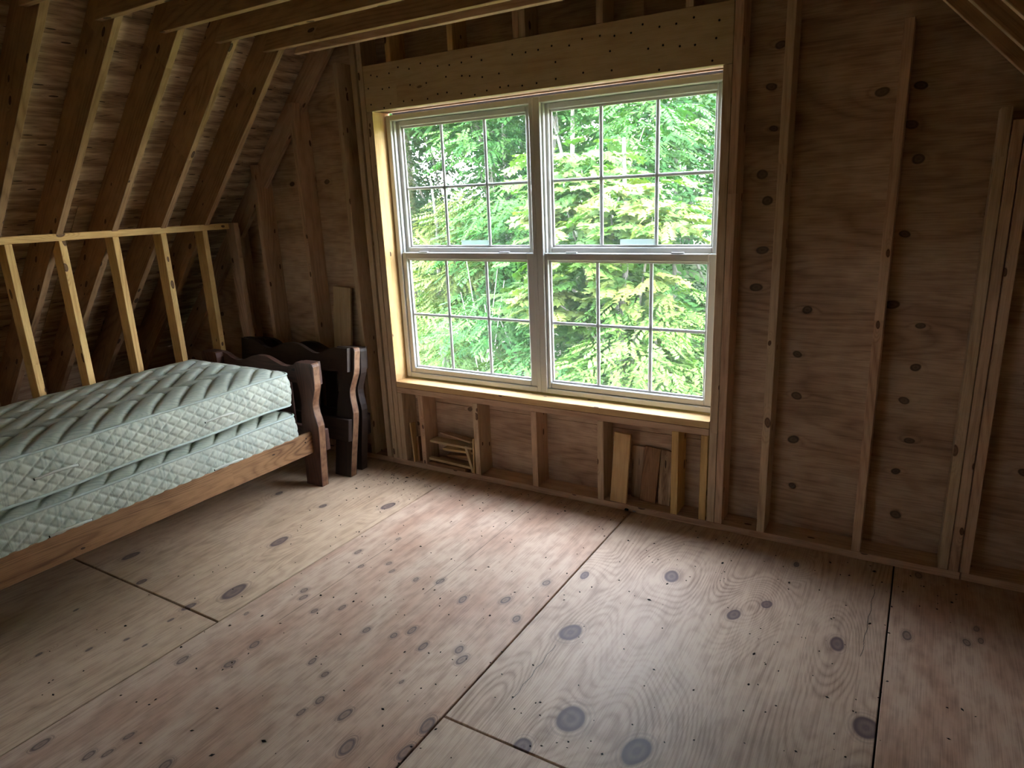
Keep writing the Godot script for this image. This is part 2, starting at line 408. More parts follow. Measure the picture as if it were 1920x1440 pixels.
# ------------------------------------------------------------------ floor
func build_floor():
	var f := thing("floor", "bare plywood subfloor with dark knots and butted sheet seams", "floor", Vector3.ZERO, "", "structure")
	var g := 0.003
	var sheets := [
		["floor_a", -2.438, -1.219, -0.15, 1.797, 0.0], ["floor_a", -2.438, -1.219, 1.80, 4.238, 0.0],
		["floor_b", -1.219, 0.0, -0.15, 3.0, 0.0], ["floor_b", -1.219, 0.0, 3.0, BACK_Z, 0.35],
		["floor_c", 0.0, 1.31, -0.15, 1.782, 0.0], ["floor_c", 0.0, 1.31, 1.782, 4.22, 0.55], ["floor_c", 0.0, 1.31, 4.22, BACK_Z, 0.2],
		["floor_a", -2.438, -1.219, 4.238, BACK_Z, 0.3],
		["floor_b", 1.31, 2.53, -0.15, 2.4, 0.5], ["floor_b", 1.31, 2.53, 2.4, BACK_Z, 0.1], ["floor_a", 2.53, 3.75, -0.15, 2.4, 0.2], ["floor_a", 2.53, 3.75, 2.4, BACK_Z, 0.6],
		["floor_b", -3.657, -2.438, -0.15, 2.4, 0.5], ["floor_b", -3.657, -2.438, 2.4, BACK_Z, 0.1], ["floor_a", -4.7, -3.657, -0.15, 2.4, 0.6], ["floor_a", -4.7, -3.657, 2.4, BACK_Z, 0.3]]
	for s in sheets:
		var st := SurfaceTool.new()
		st.begin(Mesh.PRIMITIVE_TRIANGLES)
		var x0: float = s[1] + (g if s[1] != 0.0 else 0.0045); var x1: float = s[2] - g; var z0: float = s[3] + g; var z1: float = s[4] - g
		var wide: float = s[2] - s[1]
		var uv := func(p: Vector3) -> Vector2: return Vector2((p.x - s[1]) / wide, (p.z + 0.2) / 4.0 + s[5])
		var c := 0.0025
		var top := [Vector3(x0 + c, 0, z0 + c), Vector3(x1 - c, 0, z0 + c), Vector3(x1 - c, 0, z1 - c), Vector3(x0 + c, 0, z1 - c)]
		var rim := [Vector3(x0, -c, z0), Vector3(x1, -c, z0), Vector3(x1, -c, z1), Vector3(x0, -c, z1)]
		quad(st, top[0], top[1], top[2], top[3], Vector3.UP, uv.call(top[0]), uv.call(top[1]), uv.call(top[2]), uv.call(top[3]))
		var outs := [Vector3(0, 0, -1), Vector3(1, 0, 0), Vector3(0, 0, 1), Vector3(-1, 0, 0)]
		for k in 4:
			var j := (k + 1) % 4
			quad(st, top[k], top[j], rim[j], rim[k], outs[k] + Vector3.UP, uv.call(top[k]), uv.call(top[j]), uv.call(rim[j]), uv.call(rim[k]))
			var d := Vector3(0, -0.016, 0)
			quad(st, rim[k], rim[j], rim[j] + d, rim[k] + d, outs[k], uv.call(rim[k]), uv.call(rim[j]), uv.call(rim[j]), uv.call(rim[k]))
		quad(st, rim[0] + Vector3(0, -0.016, 0), rim[1] + Vector3(0, -0.016, 0), rim[2] + Vector3(0, -0.016, 0), rim[3] + Vector3(0, -0.016, 0), Vector3.DOWN)
		put(st.commit(), "plywood_sheet", mats[s[0]], f)
	slab(f, "deck", Vector3(-4.7, -0.06, -0.15), Vector3(3.75, -0.0195, BACK_Z), 2, mats.dark, 0.0)

# ------------------------------------------------------------------ gable wall with the window
const OX0 := -1.66
const OX1 := 0.44
const OY0 := 0.595
const OY1 := 2.28
func stud(parent, x0, y0, y1, mat = null, w := 0.14, zf := 0.0, xw := 0.038, s1 := Vector2.ZERO):
	if mat == null: mat = lumber[1 + rng.randi() % 2]
	return board(parent, "stud", Vector3(x0 + xw * 0.5, y0, zf - w * 0.5), Vector3(x0 + xw * 0.5, y1, zf - w * 0.5), xw, w, Vector3(0, 0, 1), mat, 0.002, Vector2.ZERO, s1)

func build_wall_back():
	var w := thing("wall_back", "open stud gable wall around the window, plywood sheathing behind", "wall", Vector3.ZERO, "", "structure")
	# sheathing sheets, cut round the opening and under the roof
	var th := RAFTER_D * 1.44
	var top := func(x): return roof_y(x) + th - 0.01
	var P := func(a: Array) -> PackedVector2Array: return PackedVector2Array(a)
	var e := 0.0015
	var sheets := [
		P.call([Vector2(-4.6, -0.15), Vector2(OX0, -0.15), Vector2(OX0, 0.44 - e), Vector2(-4.35, 0.44 - e), Vector2(-4.6, 0.17)]),
		P.call([Vector2(-4.35, 0.44 + e), Vector2(OX0, 0.44 + e), Vector2(OX0, 2.0 - e), Vector2(-2.86, 2.0 - e)]),
		P.call([Vector2(-2.86, 2.0 + e), Vector2(OX0, 2.0 + e), Vector2(OX0, top.call(OX0))]),
		P.call([Vector2(OX0 + e, -0.15), Vector2(OX1 - e, -0.15), Vector2(OX1 - e, 0.44 - e), Vector2(OX0 + e, 0.44 - e)]),
		P.call([Vector2(OX0 + e, 0.44 + e), Vector2(OX1 - e, 0.44 + e), Vector2(OX1 - e, OY0), Vector2(OX0 + e, OY0)]),
		P.call([Vector2(OX0 + e, OY1), Vector2(OX1 - e, OY1), Vector2(OX1 - e, top.call(OX1)), Vector2(-0.517, top.call(-0.517)), Vector2(OX0 + e, top.call(OX0))]),
		P.call([Vector2(OX1, -0.15), Vector2(2.88, -0.15), Vector2(2.88, top.call(2.88)), Vector2(OX1, top.call(OX1))]),
		P.call([Vector2(2.883, -0.15), Vector2(3.75, -0.15), Vector2(3.75, top.call(3.75)), Vector2(2.883, top.call(2.883))])]
	for s in sheets:
		var o := put(plate_mesh(s, -0.155, -0.1405, Vector2(2.44, 2.44), true), "sheathing_sheet", mats.ply_wall, w)
	# unseen siding blocking light at the sheathing joints; added dark strips darkening the window gap
	var sd := [
		P.call([Vector2(-4.6, -0.2), Vector2(-1.672, -0.2), Vector2(-1.672, top.call(-1.672)), Vector2(-4.6, 0.15)]),
		P.call([Vector2(-1.672, -0.2), Vector2(0.452, -0.2), Vector2(0.452, 0.585), Vector2(-1.672, 0.585)]),
		P.call([Vector2(-1.672, 2.29), Vector2(0.452, 2.29), Vector2(0.452, top.call(0.452)), Vector2(-0.517, top.call(-0.517)), Vector2(-1.672, top.call(-1.672))]),
		P.call([Vector2(0.452, -0.2), Vector2(3.75, -0.2), Vector2(3.75, top.call(3.75)), Vector2(0.452, top.call(0.452))])]
	for q in sd: put(plate_mesh(q, -0.172, -0.1565, Vector2(2.44, 2.44), true), "unseen_siding", mats.ply_wall, w)
	for q in [[-1.68, 2.255, 0.46, 2.295], [-1.68, 0.575, 0.46, 0.612], [-1.68, 0.612, -1.646, 2.255], [0.430, 0.612, 0.46, 2.255]]:
		slab(w, "dark_gap_strip", Vector3(q[0], q[1], -0.225), Vector3(q[2], q[3], -0.2115), 0, mats.dark, 0.0)
	# plates
	slab(w, "bottom_plate", Vector3(-3.3, 0.0, -0.14), Vector3(1.567, 0.038, 0.0), 0, lumber[1])
	slab(w, "bottom_plate", Vector3(1.572, 0.0, -0.14), Vector3(2.6, 0.038, -0.004), 0, lumber[1])
	# studs beside the window
	stud(w, -1.946, 0.038, 2.585)
	stud(w, -1.800, 0.038, 2.76, null, 0.14, 0.0, 0.04)
	stud(w, -1.744, 0.038, 2.80)
	stud(w, -1.702, 0.038, OY1 - 0.002, null, 0.14, 0.0, 0.040)
	stud(w, 0.427, 0.038, OY1 - 0.002, null, 0.14, 0.0, 0.040)
	stud(w, 0.469, 0.038, 3.03)
	stud(w, 0.684, 0.038, 2.80)
	stud(w, 1.124, 0.038, 2.36)
	stud(w, 1.480, 0.038, 2.0)
	stud(w, 1.521, 0.038, 1.95)
	stud(w, 1.563, 0.038, 1.92)
	stud(w, 2.0, 0.038, 1.45)
	stud(w, -2.373, 0.038, 2.40)
	stud(w, -2.822, 0.038, 2.04, lumber[1])
	stud(w, -3.15, 0.038, 1.62, lumber[1])
	# header and sill
	slab(w, "header", Vector3(-1.702, OY1, -0.045), Vector3(0.467, 2.535, 0.0), 0, mats.header)
	slab(w, "header_ply", Vector3(-1.702, OY1 + 0.008, -0.14), Vector3(0.467, 2.535, -0.047), 0, mats.jamb)
	slab(w, "sill_plate", Vector3(OX0, 0.557, -0.14), Vector3(0.425, OY0, 0.0), 0, mats.jamb)
	slab(w, "sill_plate", Vector3(OX0, 0.518, -0.14), Vector3(0.425, 0.5555, 0.0), 0, lumber[1])
	for x in [-1.66, -1.487, -1.053, -0.633, -0.202, 0.229, 0.384]:
		board(w, "cripple", Vector3(x + 0.019, 0.038, -0.07), Vector3(x + 0.019, 0.517, -0.07), 0.038, 0.14, Vector3(0, 0, 1))
	for x in [-1.518, -1.074, -0.658, -0.619, -0.189, 0.25]:
		board(w, "cripple", Vector3(x + 0.018, 2.536, -0.07), Vector3(x + 0.018, roof_y(x) - 0.03, -0.07), 0.037, 0.14, Vector3(0, 0, 1))
	# lining of the opening
	slab(w, "jamb_liner", Vector3(-1.661, OY0 + 0.001, -0.139), Vector3(-1.657, OY1 - 0.001, -0.0005), 1, mats.jamb, 0.0005)
	# the pair of rafters against the gable
	for s in [-1, 1]:
		var a := Vector3(-0.55, 0, -0.082)
		var b := Vector3(-4.2 if s < 0 else 3.2, 0, -0.082)
		for v in [0, 1]:
			if v == 0: a.y = (ly(a.x) if s < 0 else ry(a.x))
			else: b.y = (ly(b.x) if s < 0 else ry(b.x))
		var d := (b - a).normalized()
		var up := Vector3(-d.y, d.x, 0)
		if up.y < 0: up = -up
		board(w, "gable_rafter", a + up * (0.055 + 0.07), b + up * (0.055 + 0.07), 0.038, 0.14, up, lumber[1])
	# nail heads in the header
	var st := SurfaceTool.new()
	st.begin(Mesh.PRIMITIVE_TRIANGLES)
	var g := RandomNumberGenerator.new()
	g.seed = 3
	for i in 26:
		for k in 3:
			var c := Vector3(-1.66 + i * 0.082 + g.randf_range(-0.02, 0.02), 2.31 + k * 0.085 + g.randf_range(-0.02, 0.02), 0.0)
			if g.randf() < 0.25: continue
			for q in 6:
				var a0 := TAU * q / 6; var a1 := TAU * (q + 1) / 6
				tri(st, c + Vector3(0, 0, 0.0012), c + Vector3(cos(a0), sin(a0), 0) * 0.0055, c + Vector3(cos(a1), sin(a1), 0) * 0.0055, Vector3(0, 0, 1))
	tag(put(st.commit(), "nail_heads", mats.dark, w), "", "", "", "stuff")

# ------------------------------------------------------------------ the twin window
func sash(win, called, x0, x1, y0, y1, gx0, gx1, gy0, gy1, zf, depth, mat, bars, hy):
	var s := Node3D.new()
	s.name = called
	win.add_child(s, true)
	var zb: float = zf - depth
	# frame: four rails, with a stepped bead round the glass
	slab(s, "stile", Vector3(x0, y0, zb), Vector3(gx0, y1, zf), 1, mat, 0.004)
	slab(s, "stile", Vector3(gx1, y0, zb), Vector3(x1, y1, zf), 1, mat, 0.004)
	slab(s, "rail", Vector3(gx0, gy1, zb), Vector3(gx1, y1, zf), 0, mat, 0.004)
	slab(s, "rail", Vector3(gx0, y0, zb), Vector3(gx1, gy0, zf), 0, mat, 0.004)
	var b := 0.012
	var zg: float = zf - depth * 0.55
	for q in [[gx0, gy0, gx0 + b, gy1], [gx1 - b, gy0, gx1, gy1], [gx0 + b, gy1 - b, gx1 - b, gy1], [gx0 + b, gy0, gx1 - b, gy0 + b]]:
		slab(s, "glazing_bead", Vector3(q[0], q[1], zb + 0.004), Vector3(q[2], q[3], zg), 1, mats.vinyl, 0.002)
	for x in bars:
		slab(s, "grille_bar", Vector3(x - 0.010, gy0 + b, zg - 0.010), Vector3(x + 0.010, gy1 - b, zg - 0.003), 1, mats.vinyl, 0.002)
	var xs: Array = [gx0 + b] + bars + [gx1 - b]
	for k in 3:
		slab(s, "grille_bar", Vector3(xs[k] + (0.010 if k > 0 else 0.0), hy - 0.009, zg - 0.010), Vector3(xs[k + 1] - (0.010 if k < 2 else 0.0), hy + 0.009, zg - 0.003), 0, mats.vinyl, 0.002)
	slab(s, "pane", Vector3(gx0 + 0.002, gy0 + 0.002, zg - 0.0025), Vector3(gx1 - 0.002, gy1 - 0.002, zg - 0.001), 1, mats.glass, 0.0)
	return s

func build_windows():
	var units := [
		{"n": "window_1", "l": "white double-hung window unit, the one nearer the bed", "fx0": -1.650, "fx1": -0.613, "x0": -1.616, "x1": -0.640, "ug": [-1.580, -0.686], "ub": [-1.282, -0.972], "lg": [-1.582, -0.686], "lb": [-1.284, -0.985]},
		{"n": "window_2", "l": "white double-hung window unit, the one farther from the bed", "fx0": -0.613, "fx1": 0.434, "x0": -0.572, "x1": 0.402, "ug": [-0.543, 0.366], "ub": [-0.243, 0.066], "lg": [-0.550, 0.360], "lb": [-0.253, 0.055]}]
	for u in units:
		var w := thing(u.n, u.l, "window", Vector3.ZERO, "", "structure")
		var zf := -0.108
		var zb := -0.21
		slab(w, "frame", Vector3(u.fx0, 0.607, zb), Vector3(u.x0, 2.262, zf), 1, mats.vinyl, 0.003)
		slab(w, "frame", Vector3(u.x1, 0.607, zb), Vector3(u.fx1, 2.262, zf), 1, mats.vinyl, 0.003)
		slab(w, "frame", Vector3(u.x0, 2.231, zb), Vector3(u.x1, 2.262, zf), 0, mats.vinyl, 0.003)
		slab(w, "frame_sill", Vector3(u.x0, 0.607, zb - 0.02), Vector3(u.x1, 0.636, zf), 0, mats.vinyl, 0.003)
		# side channels that the sashes run in, upper half
		slab(w, "sash_channel", Vector3(u.x0 - 0.001, 1.43, -0.150), Vector3(u.x0 + 0.012, 2.232, -0.128), 1, mats.vinyl, 0.002)
		slab(w, "sash_channel", Vector3(u.x1 - 0.012, 1.43, -0.150), Vector3(u.x1 + 0.001, 2.232, -0.128), 1, mats.vinyl, 0.002)
		var up = sash(w, "upper_sash", u.x0 + 0.002, u.x1 - 0.002, 1.405, 2.229, u.ug[0], u.ug[1], 1.463, 2.197, -0.153, 0.032, mats.vinyl, u.ub, 1.826)
		var lo = sash(w, "lower_sash", u.x0 + 0.002, u.x1 - 0.002, 0.637, 1.434, u.lg[0], u.lg[1], 0.672, 1.392, -0.118, 0.032, mats.vinyl, u.lb, 1.030)
		# pale maker's film left on the upper glass
		var fx: float = lerpf(u.ug[0], u.ug[1], 0.45)
		slab(up, "film_sticker", Vector3(fx, 1.468, -0.1722), Vector3(fx + 0.20, 1.505, -0.1715), 0, mats.film, 0.0)
		for t in [0.17, 0.79]:
			var lx: float = lerpf(u.x0, u.x1, t)
			var lk = slab(w, "sash_lock", Vector3(lx - 0.034, 1.4345, -0.142), Vector3(lx + 0.034, 1.440, -0.122), 0, mats.lock, 0.002)
			slab(lk, "lever", Vector3(lx - 0.034, 1.440, -0.138), Vector3(lx - 0.012, 1.452, -0.124), 0, mats.lock_dark, 0.003).position -= lk.position
			slab(lk, "keeper", Vector3(lx + 0.012, 1.440, -0.140), Vector3(lx + 0.032, 1.448, -0.126), 0, mats.lock, 0.003).position -= lk.position

# ------------------------------------------------------------------ knee walls
const KX := -2.93
func rafter_z(k): return 0.352 + 0.315 * k
func build_wall_left():
	var w := thing("wall_left", "low open stud knee wall with pale top plate behind the bed", "wall", Vector3.ZERO, "", "structure")
	slab(w, "top_plate", Vector3(KX - 0.09, 1.616, 0.16), Vector3(KX, 1.656, BACK_Z - 0.02), 2, lumber[0])
	slab(w, "bottom_plate", Vector3(KX - 0.09, 0.0, 0.03), Vector3(KX, 0.038, BACK_Z - 0.02), 2, lumber[1])
	for k in 16:
		var z: float = [0.355, 0.655, 0.965, 1.27, 1.545][k] if k < 5 else 1.545 + 0.305 * (k - 4)
		board(w, "stud", Vector3(KX - 0.045, 0.038, z), Vector3(KX - 0.045, 1.616, z), 0.038, 0.09, Vector3(1, 0, 0), lumber[0])
	board(w, "stud", Vector3(KX - 0.045, 0.038, 0.10), Vector3(KX - 0.045, 1.655, 0.10), 0.038, 0.09, Vector3(1, 0, 0), lumber[1])

func build_wall_right():
	var w := thing("wall_right", "low open stud knee wall opposite the bed", "wall", Vector3.ZERO, "", "structure")
	var x := 1.93
	slab(w, "top_plate", Vector3(x, 1.56, 0.03), Vector3(x + 0.09, 1.60, BACK_Z - 0.02), 2, lumber[0])
	slab(w, "bottom_plate", Vector3(x, 0.0, 0.03), Vector3(x + 0.09, 0.038, BACK_Z - 0.02), 2, lumber[1])
	for k in 16:
		board(w, "stud", Vector3(x + 0.045, 0.038, 0.355 + 0.31 * k), Vector3(x + 0.045, 1.56, 0.355 + 0.31 * k), 0.038, 0.09, Vector3(1, 0, 0))

# ------------------------------------------------------------------ roof: rafters, ceiling joists, sheathing
func build_ceiling():
	var c := thing("ceiling", "open pitched roof of bare rafters and ceiling joists under plywood", "ceiling", Vector3.ZERO, "", "structure")
	var rx := -0.517
	var rtop := 4.16
	for k in 16:
		var z: float = rafter_z(k) - 0.019
		for s in [-1, 1]:
			var a := Vector3(rx, 0, z)
			var b := Vector3(-4.25 if s < 0 else 3.35, 0, z)
			a.y = ly(a.x) if s < 0 else ry(a.x)
			b.y = ly(b.x) if s < 0 else ry(b.x)
			var d := (b - a).normalized()
			var up := Vector3(-d.y, d.x, 0)
			if up.y < 0: up = -up
			board(c, "rafter", a + up * RAFTER_D * 0.5 + d * 0.1, b + up * RAFTER_D * 0.5, 0.038, RAFTER_D, up, mats.rafter)
		var zj := z + 0.0385
		var yl := 2.612
		var x0: float = ROOF_L.x + (yl - ROOF_L.y) / ROOF_LS - 0.1
		var x1: float = ROOF_R.x + (ROOF_R.y - yl) / ROOF_RS + 0.1
		board(c, "ceiling_joist", Vector3(x0 + 0.07, yl + 0.07, zj), Vector3(x1 - 0.07, yl + 0.07, zj), 0.038, 0.14, Vector3.UP, mats.rafter, 0.002, Vector2(0, 0.95), Vector2(0, -0.95))
	# the joist next to the gable
	board(c, "ceiling_joist", Vector3(-1.95, 2.682, 0.214), Vector3(0.93, 2.682, 0.214), 0.038, 0.14, Vector3.UP, lumber[1], 0.002, Vector2(0, 0.95), Vector2(0, -0.95))
	slab(c, "ridge_board", Vector3(rx - 0.019, rtop + 0.0, 0.02), Vector3(rx + 0.019, rtop + 0.26, BACK_Z - 0.02), 2, lumber[1])
	# roof sheets, grain across the rafters
	for s in [-1, 1]:
		var sl: float = ROOF_LS if s < 0 else ROOF_RS
		var d := Vector2(s, -sl).normalized()
		var up := Vector2(-d.y, d.x)
		if up.y < 0: up = -up
		var p0 := Vector2(rx, ly(rx) if s < 0 else ry(rx)) + up * (RAFTER_D + 0.001) - d * 0.20
		var ro := p0 + d * 2.72 + up * 0.022
		board(c, "unseen_roofing", Vector3(ro.x, ro.y, -0.2), Vector3(ro.x, ro.y, BACK_Z + 0.2), 0.012, 5.7, Vector3(d.x, d.y, 0), mats.dark, 0.0)  # unseen layer keeping sun out of the roof sheet gaps
		for row in 5:
			var l0 := row * 1.22
			var l1: float = min(l0 + 1.218, 5.55)
			for col in 3:
				var off := 0.0 if row % 2 == 0 else -1.2
				var z0: float = max(-0.16, -0.16 + col * 2.44 + off)
				var z1: float = min(BACK_Z + 0.16, -0.16 + (col + 1) * 2.44 + off - 0.003)
				if col == 2: z1 = BACK_Z + 0.16
				if z1 <= z0: continue
				var m := p0 + d * (l0 + l1) * 0.5 + up * 0.006
				board(c, "roof_sheet", Vector3(m.x, m.y, z0), Vector3(m.x, m.y, z1), 0.012, l1 - l0, Vector3(d.x, d.y, 0), mats.ply_roof, 0.0)

	for s in [-1, 1]:
		var ex := -4.18 if s < 0 else 3.28
		slab(c, "eave_light_stop", Vector3(ex - 0.01, -0.15, -0.155), Vector3(ex + 0.01, 0.75, BACK_Z), 2, mats.ply_wall, 0.0)  # put here to keep daylight out at the eave

func build_wall_front():
	var w := thing("wall_front", "plywood gable wall at the far end of the attic", "wall", Vector3.ZERO, "", "structure")
	var th := RAFTER_D * 1.44
	# sheathing in four pieces round an unseen window opening
	var a0 := -0.77
	var a1 := -0.27
	var b0 := 1.2
	var b1 := 1.65
	var rt := func(x): return max(roof_y(x) + th, -0.1)
	for q in [[Vector2(-4.6, -0.15), Vector2(a0, -0.15), Vector2(a0, rt.call(a0)), Vector2(-4.6, 0.15)], [Vector2(a1, -0.15), Vector2(3.75, -0.15), Vector2(3.75, rt.call(3.75)), Vector2(a1, rt.call(a1))], [Vector2(a0, -0.15), Vector2(a1, -0.15), Vector2(a1, b0), Vector2(a0, b0)], [Vector2(a0, b1), Vector2(a1, b1), Vector2(a1, rt.call(a1)), Vector2(-0.517, rt.call(-0.517)), Vector2(a0, rt.call(a0))]]:
		put(plate_mesh(PackedVector2Array(q), BACK_Z, BACK_Z + 0.02, Vector2(2.44, 2.44), true), "sheathing_sheet", mats.ply_wall, w)
	slab(w, "header", Vector3(a0, b1, BACK_Z - 0.14), Vector3(a1, b1 + 0.2, BACK_Z), 0, mats.header)
	slab(w, "sill_plate", Vector3(a0, b0 - 0.04, BACK_Z - 0.14), Vector3(a1, b0, BACK_Z), 0, lumber[0])
	var wn := thing("window_3", "unseen white window behind the viewer, placed to light the gable wall", "window", Vector3.ZERO, "", "structure")  # out of view, placed to light the room side of the gable wall
	for q in [[a0, b0, a0 + 0.05, b1], [a1 - 0.05, b0, a1, b1], [a0 + 0.05, b0, a1 - 0.05, b0 + 0.05], [a0 + 0.05, b1 - 0.05, a1 - 0.05, b1], [-0.575, b0 + 0.05, -0.525, b1 - 0.05]]:
		slab(wn, "frame", Vector3(q[0], q[1], BACK_Z - 0.03), Vector3(q[2], q[3], BACK_Z + 0.04), 1, mats.vinyl, 0.003)
	for q in [[a0 + 0.05, -0.575], [-0.525, a1 - 0.05]]:
		slab(wn, "pane", Vector3(q[0], b0 + 0.05, BACK_Z + 0.001), Vector3(q[1], b1 - 0.05, BACK_Z + 0.003), 1, mats.glass, 0.0)
	for i in 12:
		var x := -2.6 + i * 0.43
		if x > a0 - 0.04 and x < a1: continue
		stud(w, x, 0.0, roof_y(x) - 0.05, null, 0.14, BACK_Z)

# ------------------------------------------------------------------ bed
# Outline of an end board's post, its outer edge on the +x side; origin at the post's inner bottom corner.
func post_outline(mirror := false) -> PackedVector2Array:
	var outer := [[0.818, 0.168], [0.812, 0.178], [0.795, 0.183], [0.74, 0.180], [0.689, 0.179], [0.655, 0.174], [0.62, 0.162], [0.589, 0.150], [0.565, 0.142], [0.543, 0.139], [0.515, 0.141], [0.484, 0.148], [0.445, 0.160], [0.411, 0.167], [0.35, 0.166], [0.287, 0.160], [0.15, 0.149], [0.0, 0.139]]
	var inner := [[0.0, 0.0], [0.287, 0.012], [0.411, 0.022], [0.484, 0.03], [0.543, 0.042], [0.62, 0.038], [0.689, 0.026], [0.78, 0.02], [0.81, 0.024], [0.818, 0.034]]
	var p := PackedVector2Array()
	for q in outer: p.append(Vector2(-q[1] if mirror else q[1], q[0]))
	for q in inner: p.append(Vector2(-q[1] if mirror else q[1], q[0]))
	return p

func end_board(o: Node3D, width: float, rails_front: bool, mat, edge_mat):
	# the origin is the inner bottom corner of the right post's front; posts 0.055 thick, rails 0.035 on the other face
	var pt := 0.055
	for s in [0, 1]:
		var m := plate_mesh(post_outline(s == 1), -pt, 0.0, Vector2(0.3, 2.4), false, Vector2(0.13 + 0.4 * s, 0.2))
		var po := put(m, "post", mat, o)
		if s == 1: po.position.x = -width
		# the band-sawn outer edge, worn bare
		var st := SurfaceTool.new()
		st.begin(Mesh.PRIMITIVE_TRIANGLES)
		var ol := post_outline(s == 1)
		for i in 17:
			var a := ol[i]; var b := ol[i + 1]
			var k := 0.0008 * (-1 if s == 1 else 1)
			quad(st, Vector3(a.x + k, a.y, -pt + 0.004), Vector3(b.x + k, b.y, -pt + 0.004), Vector3(b.x + k, b.y, -0.004), Vector3(a.x + k, a.y, -0.004), Vector3(1 if s == 0 else -1, 0, 0), Vector2(0, a.y / 0.8), Vector2(0, b.y / 0.8), Vector2(0.16, b.y / 0.8), Vector2(0.16, a.y / 0.8))
		put(st.commit(), "worn_edge", edge_mat, po)
	var z0 := 0.0 if rails_front else -pt - 0.035
	var z1 := 0.035 if rails_front else -pt
	# scrolled top rail
	var half := [[0.155, 0.815], [0.03, 0.812], [-0.02, 0.80], [-0.06, 0.779], [-0.11, 0.766], [-0.16, 0.768], [-0.215, 0.785], [-0.265, 0.803], [-0.30, 0.813], [-0.335, 0.817]]
	var c := -width * 0.5
	var top := PackedVector2Array()
	for q in half: top.append(Vector2(q[0], q[1]))
	for i in range(half.size() - 1, -1, -1): top.append(Vector2(2.0 * c - half[i][0], half[i][1]))
	top.append(Vector2(2.0 * c - 0.155, 0.67)); top.append(Vector2(c, 0.655)); top.append(Vector2(0.155, 0.67))
	put(plate_mesh(top, z0, z1, Vector2(0.3, 2.4), true), "top_rail", mat, o)
	slab_local(o, "lower_rail", Vector3(2.0 * c - 0.16, 0.235, z0), Vector3(0.16, 0.375, z1), 0, mat)
	for i in 3:
		var x := lerpf(-0.12, -width + 0.12, (i + 0.5) / 3.0)
		slab_local(o, "slat", Vector3(x - 0.06, 0.32, z0 - 0.013 if not rails_front else z0 - 0.014), Vector3(x + 0.06, 0.72, z0 - 0.001), 1, mat)

func slab_local(parent, called, a: Vector3, b: Vector3, grain, mat, ch := 0.004):
	var o = slab(parent, called, a, b, grain, mat, ch)
	o.position = (a + b) * 0.5
	return o

func build_bed():
	var bed := thing("bed_frame", "wooden bed frame with scrolled dark end board and pine side rail", "bed", Vector3(-2.031, 0.0, 0.53))
	end_board(bed, 0.72, false, mats.stain, mats.stain_worn)
	# side rails run towards the camera from the end board
	slab_local(bed, "side_rail", Vector3(0.078, 0.232, 0.001), Vector3(0.106, 0.372, 1.96), 2, mats.rail, 0.004)
	slab_local(bed, "side_rail", Vector3(-0.826, 0.232, 0.001), Vector3(-0.798, 0.372, 1.96), 2, mats.rail, 0.004)
	for i in 5:
		slab_local(bed, "bed_slat", Vector3(-0.797, 0.262, 0.15 + i * 0.4), Vector3(0.077, 0.282, 0.24 + i * 0.4), 0, lumber[0], 0.002)
	# the other end of the bed
	var far_ := Node3D.new()
	far_.name = "end_board"
	bed.add_child(far_)
	far_.position = Vector3(0, 0, 2.016)
	end_board(far_, 0.72, true, mats.stain, mats.stain_worn)
	# carriage bolts near the rail's end
	for q in [[0.34, 0.05], [0.318, 0.06]]:
		slab_local(bed, "screw", Vector3(0.1062, q[0], q[1]), Vector3(0.1072, q[0] + 0.008, q[1] + 0.008), 1, mats.dark, 0.0)
	# two end boards of another bed, leaning against the studs
	var h1 := thing("headboard", "dark scrolled headboard leaning, its rails facing the room, just behind the bed", "headboard", Vector3(-1.975, 0.0, 0.332))
	end_board(h1, 0.72, true, mats.stain_dark, mats.stain_worn)
	h1.rotation.x = -0.13
	h1.scale = Vector3(1.0, 1.06, 1.0)
	var h2 := thing("headboard", "nearly black headboard squeezed between the other headboard and the wall studs", "headboard", Vector3(-1.995, 0.0, 0.205))
	end_board(h2, 0.72, false, mats.stain_dark, mats.stain_dark)
	h2.rotation.x = -0.075
	h2.scale = Vector3(1.0, 1.03, 1.0)

# ------------------------------------------------------------------ mattresses
func quilt_top(xx: float, z: float) -> float:
	# saw-tooth stitch lines that cross the mattress; xx is measured from its room side
	var n := floorf(xx / 0.29)
	var p := xx - n * 0.29
	var f := -0.148 * n + (-p * 1.0714 if p < 0.21 else -0.225 + (p - 0.21) * 0.9625)
	var q := fposmod((z - f) / 0.148, 1.0)
	var d: float = min(q, 1.0 - q) * 0.148 * 0.7
	return 0.024 * (1.0 - exp(-d / 0.011))

func quilt_side(s: float, y: float) -> float:
	var k := 0.078
	var a := fposmod((s + y * 1.35) / k, 1.0)
	var b := fposmod((s - y * 1.35) / k, 1.0)
	var d: float = min(min(a, 1.0 - a), min(b, 1.0 - b)) * k
	return 0.0105 * (1.0 - exp(-d / 0.007))

func grid_mesh(nu: int, nv: int, f: Callable, uvf: Callable, flip := false) -> ArrayMesh:
	var st := SurfaceTool.new()
	st.begin(Mesh.PRIMITIVE_TRIANGLES)
	for j in nv + 1:
		for i in nu + 1:
			var u := float(i) / nu
			var v := float(j) / nv
			st.set_uv(uvf.call(u, v))
			st.add_vertex(f.call(u, v))
	for j in nv:
		for i in nu:
			var a := j * (nu + 1) + i
			var b := a + nu + 1
			for q in ([a, a + 1, b, b, a + 1, b + 1] if not flip else [a, b, a + 1, a + 1, b, b + 1]): st.add_index(q)
	st.generate_normals()
	return st.commit()

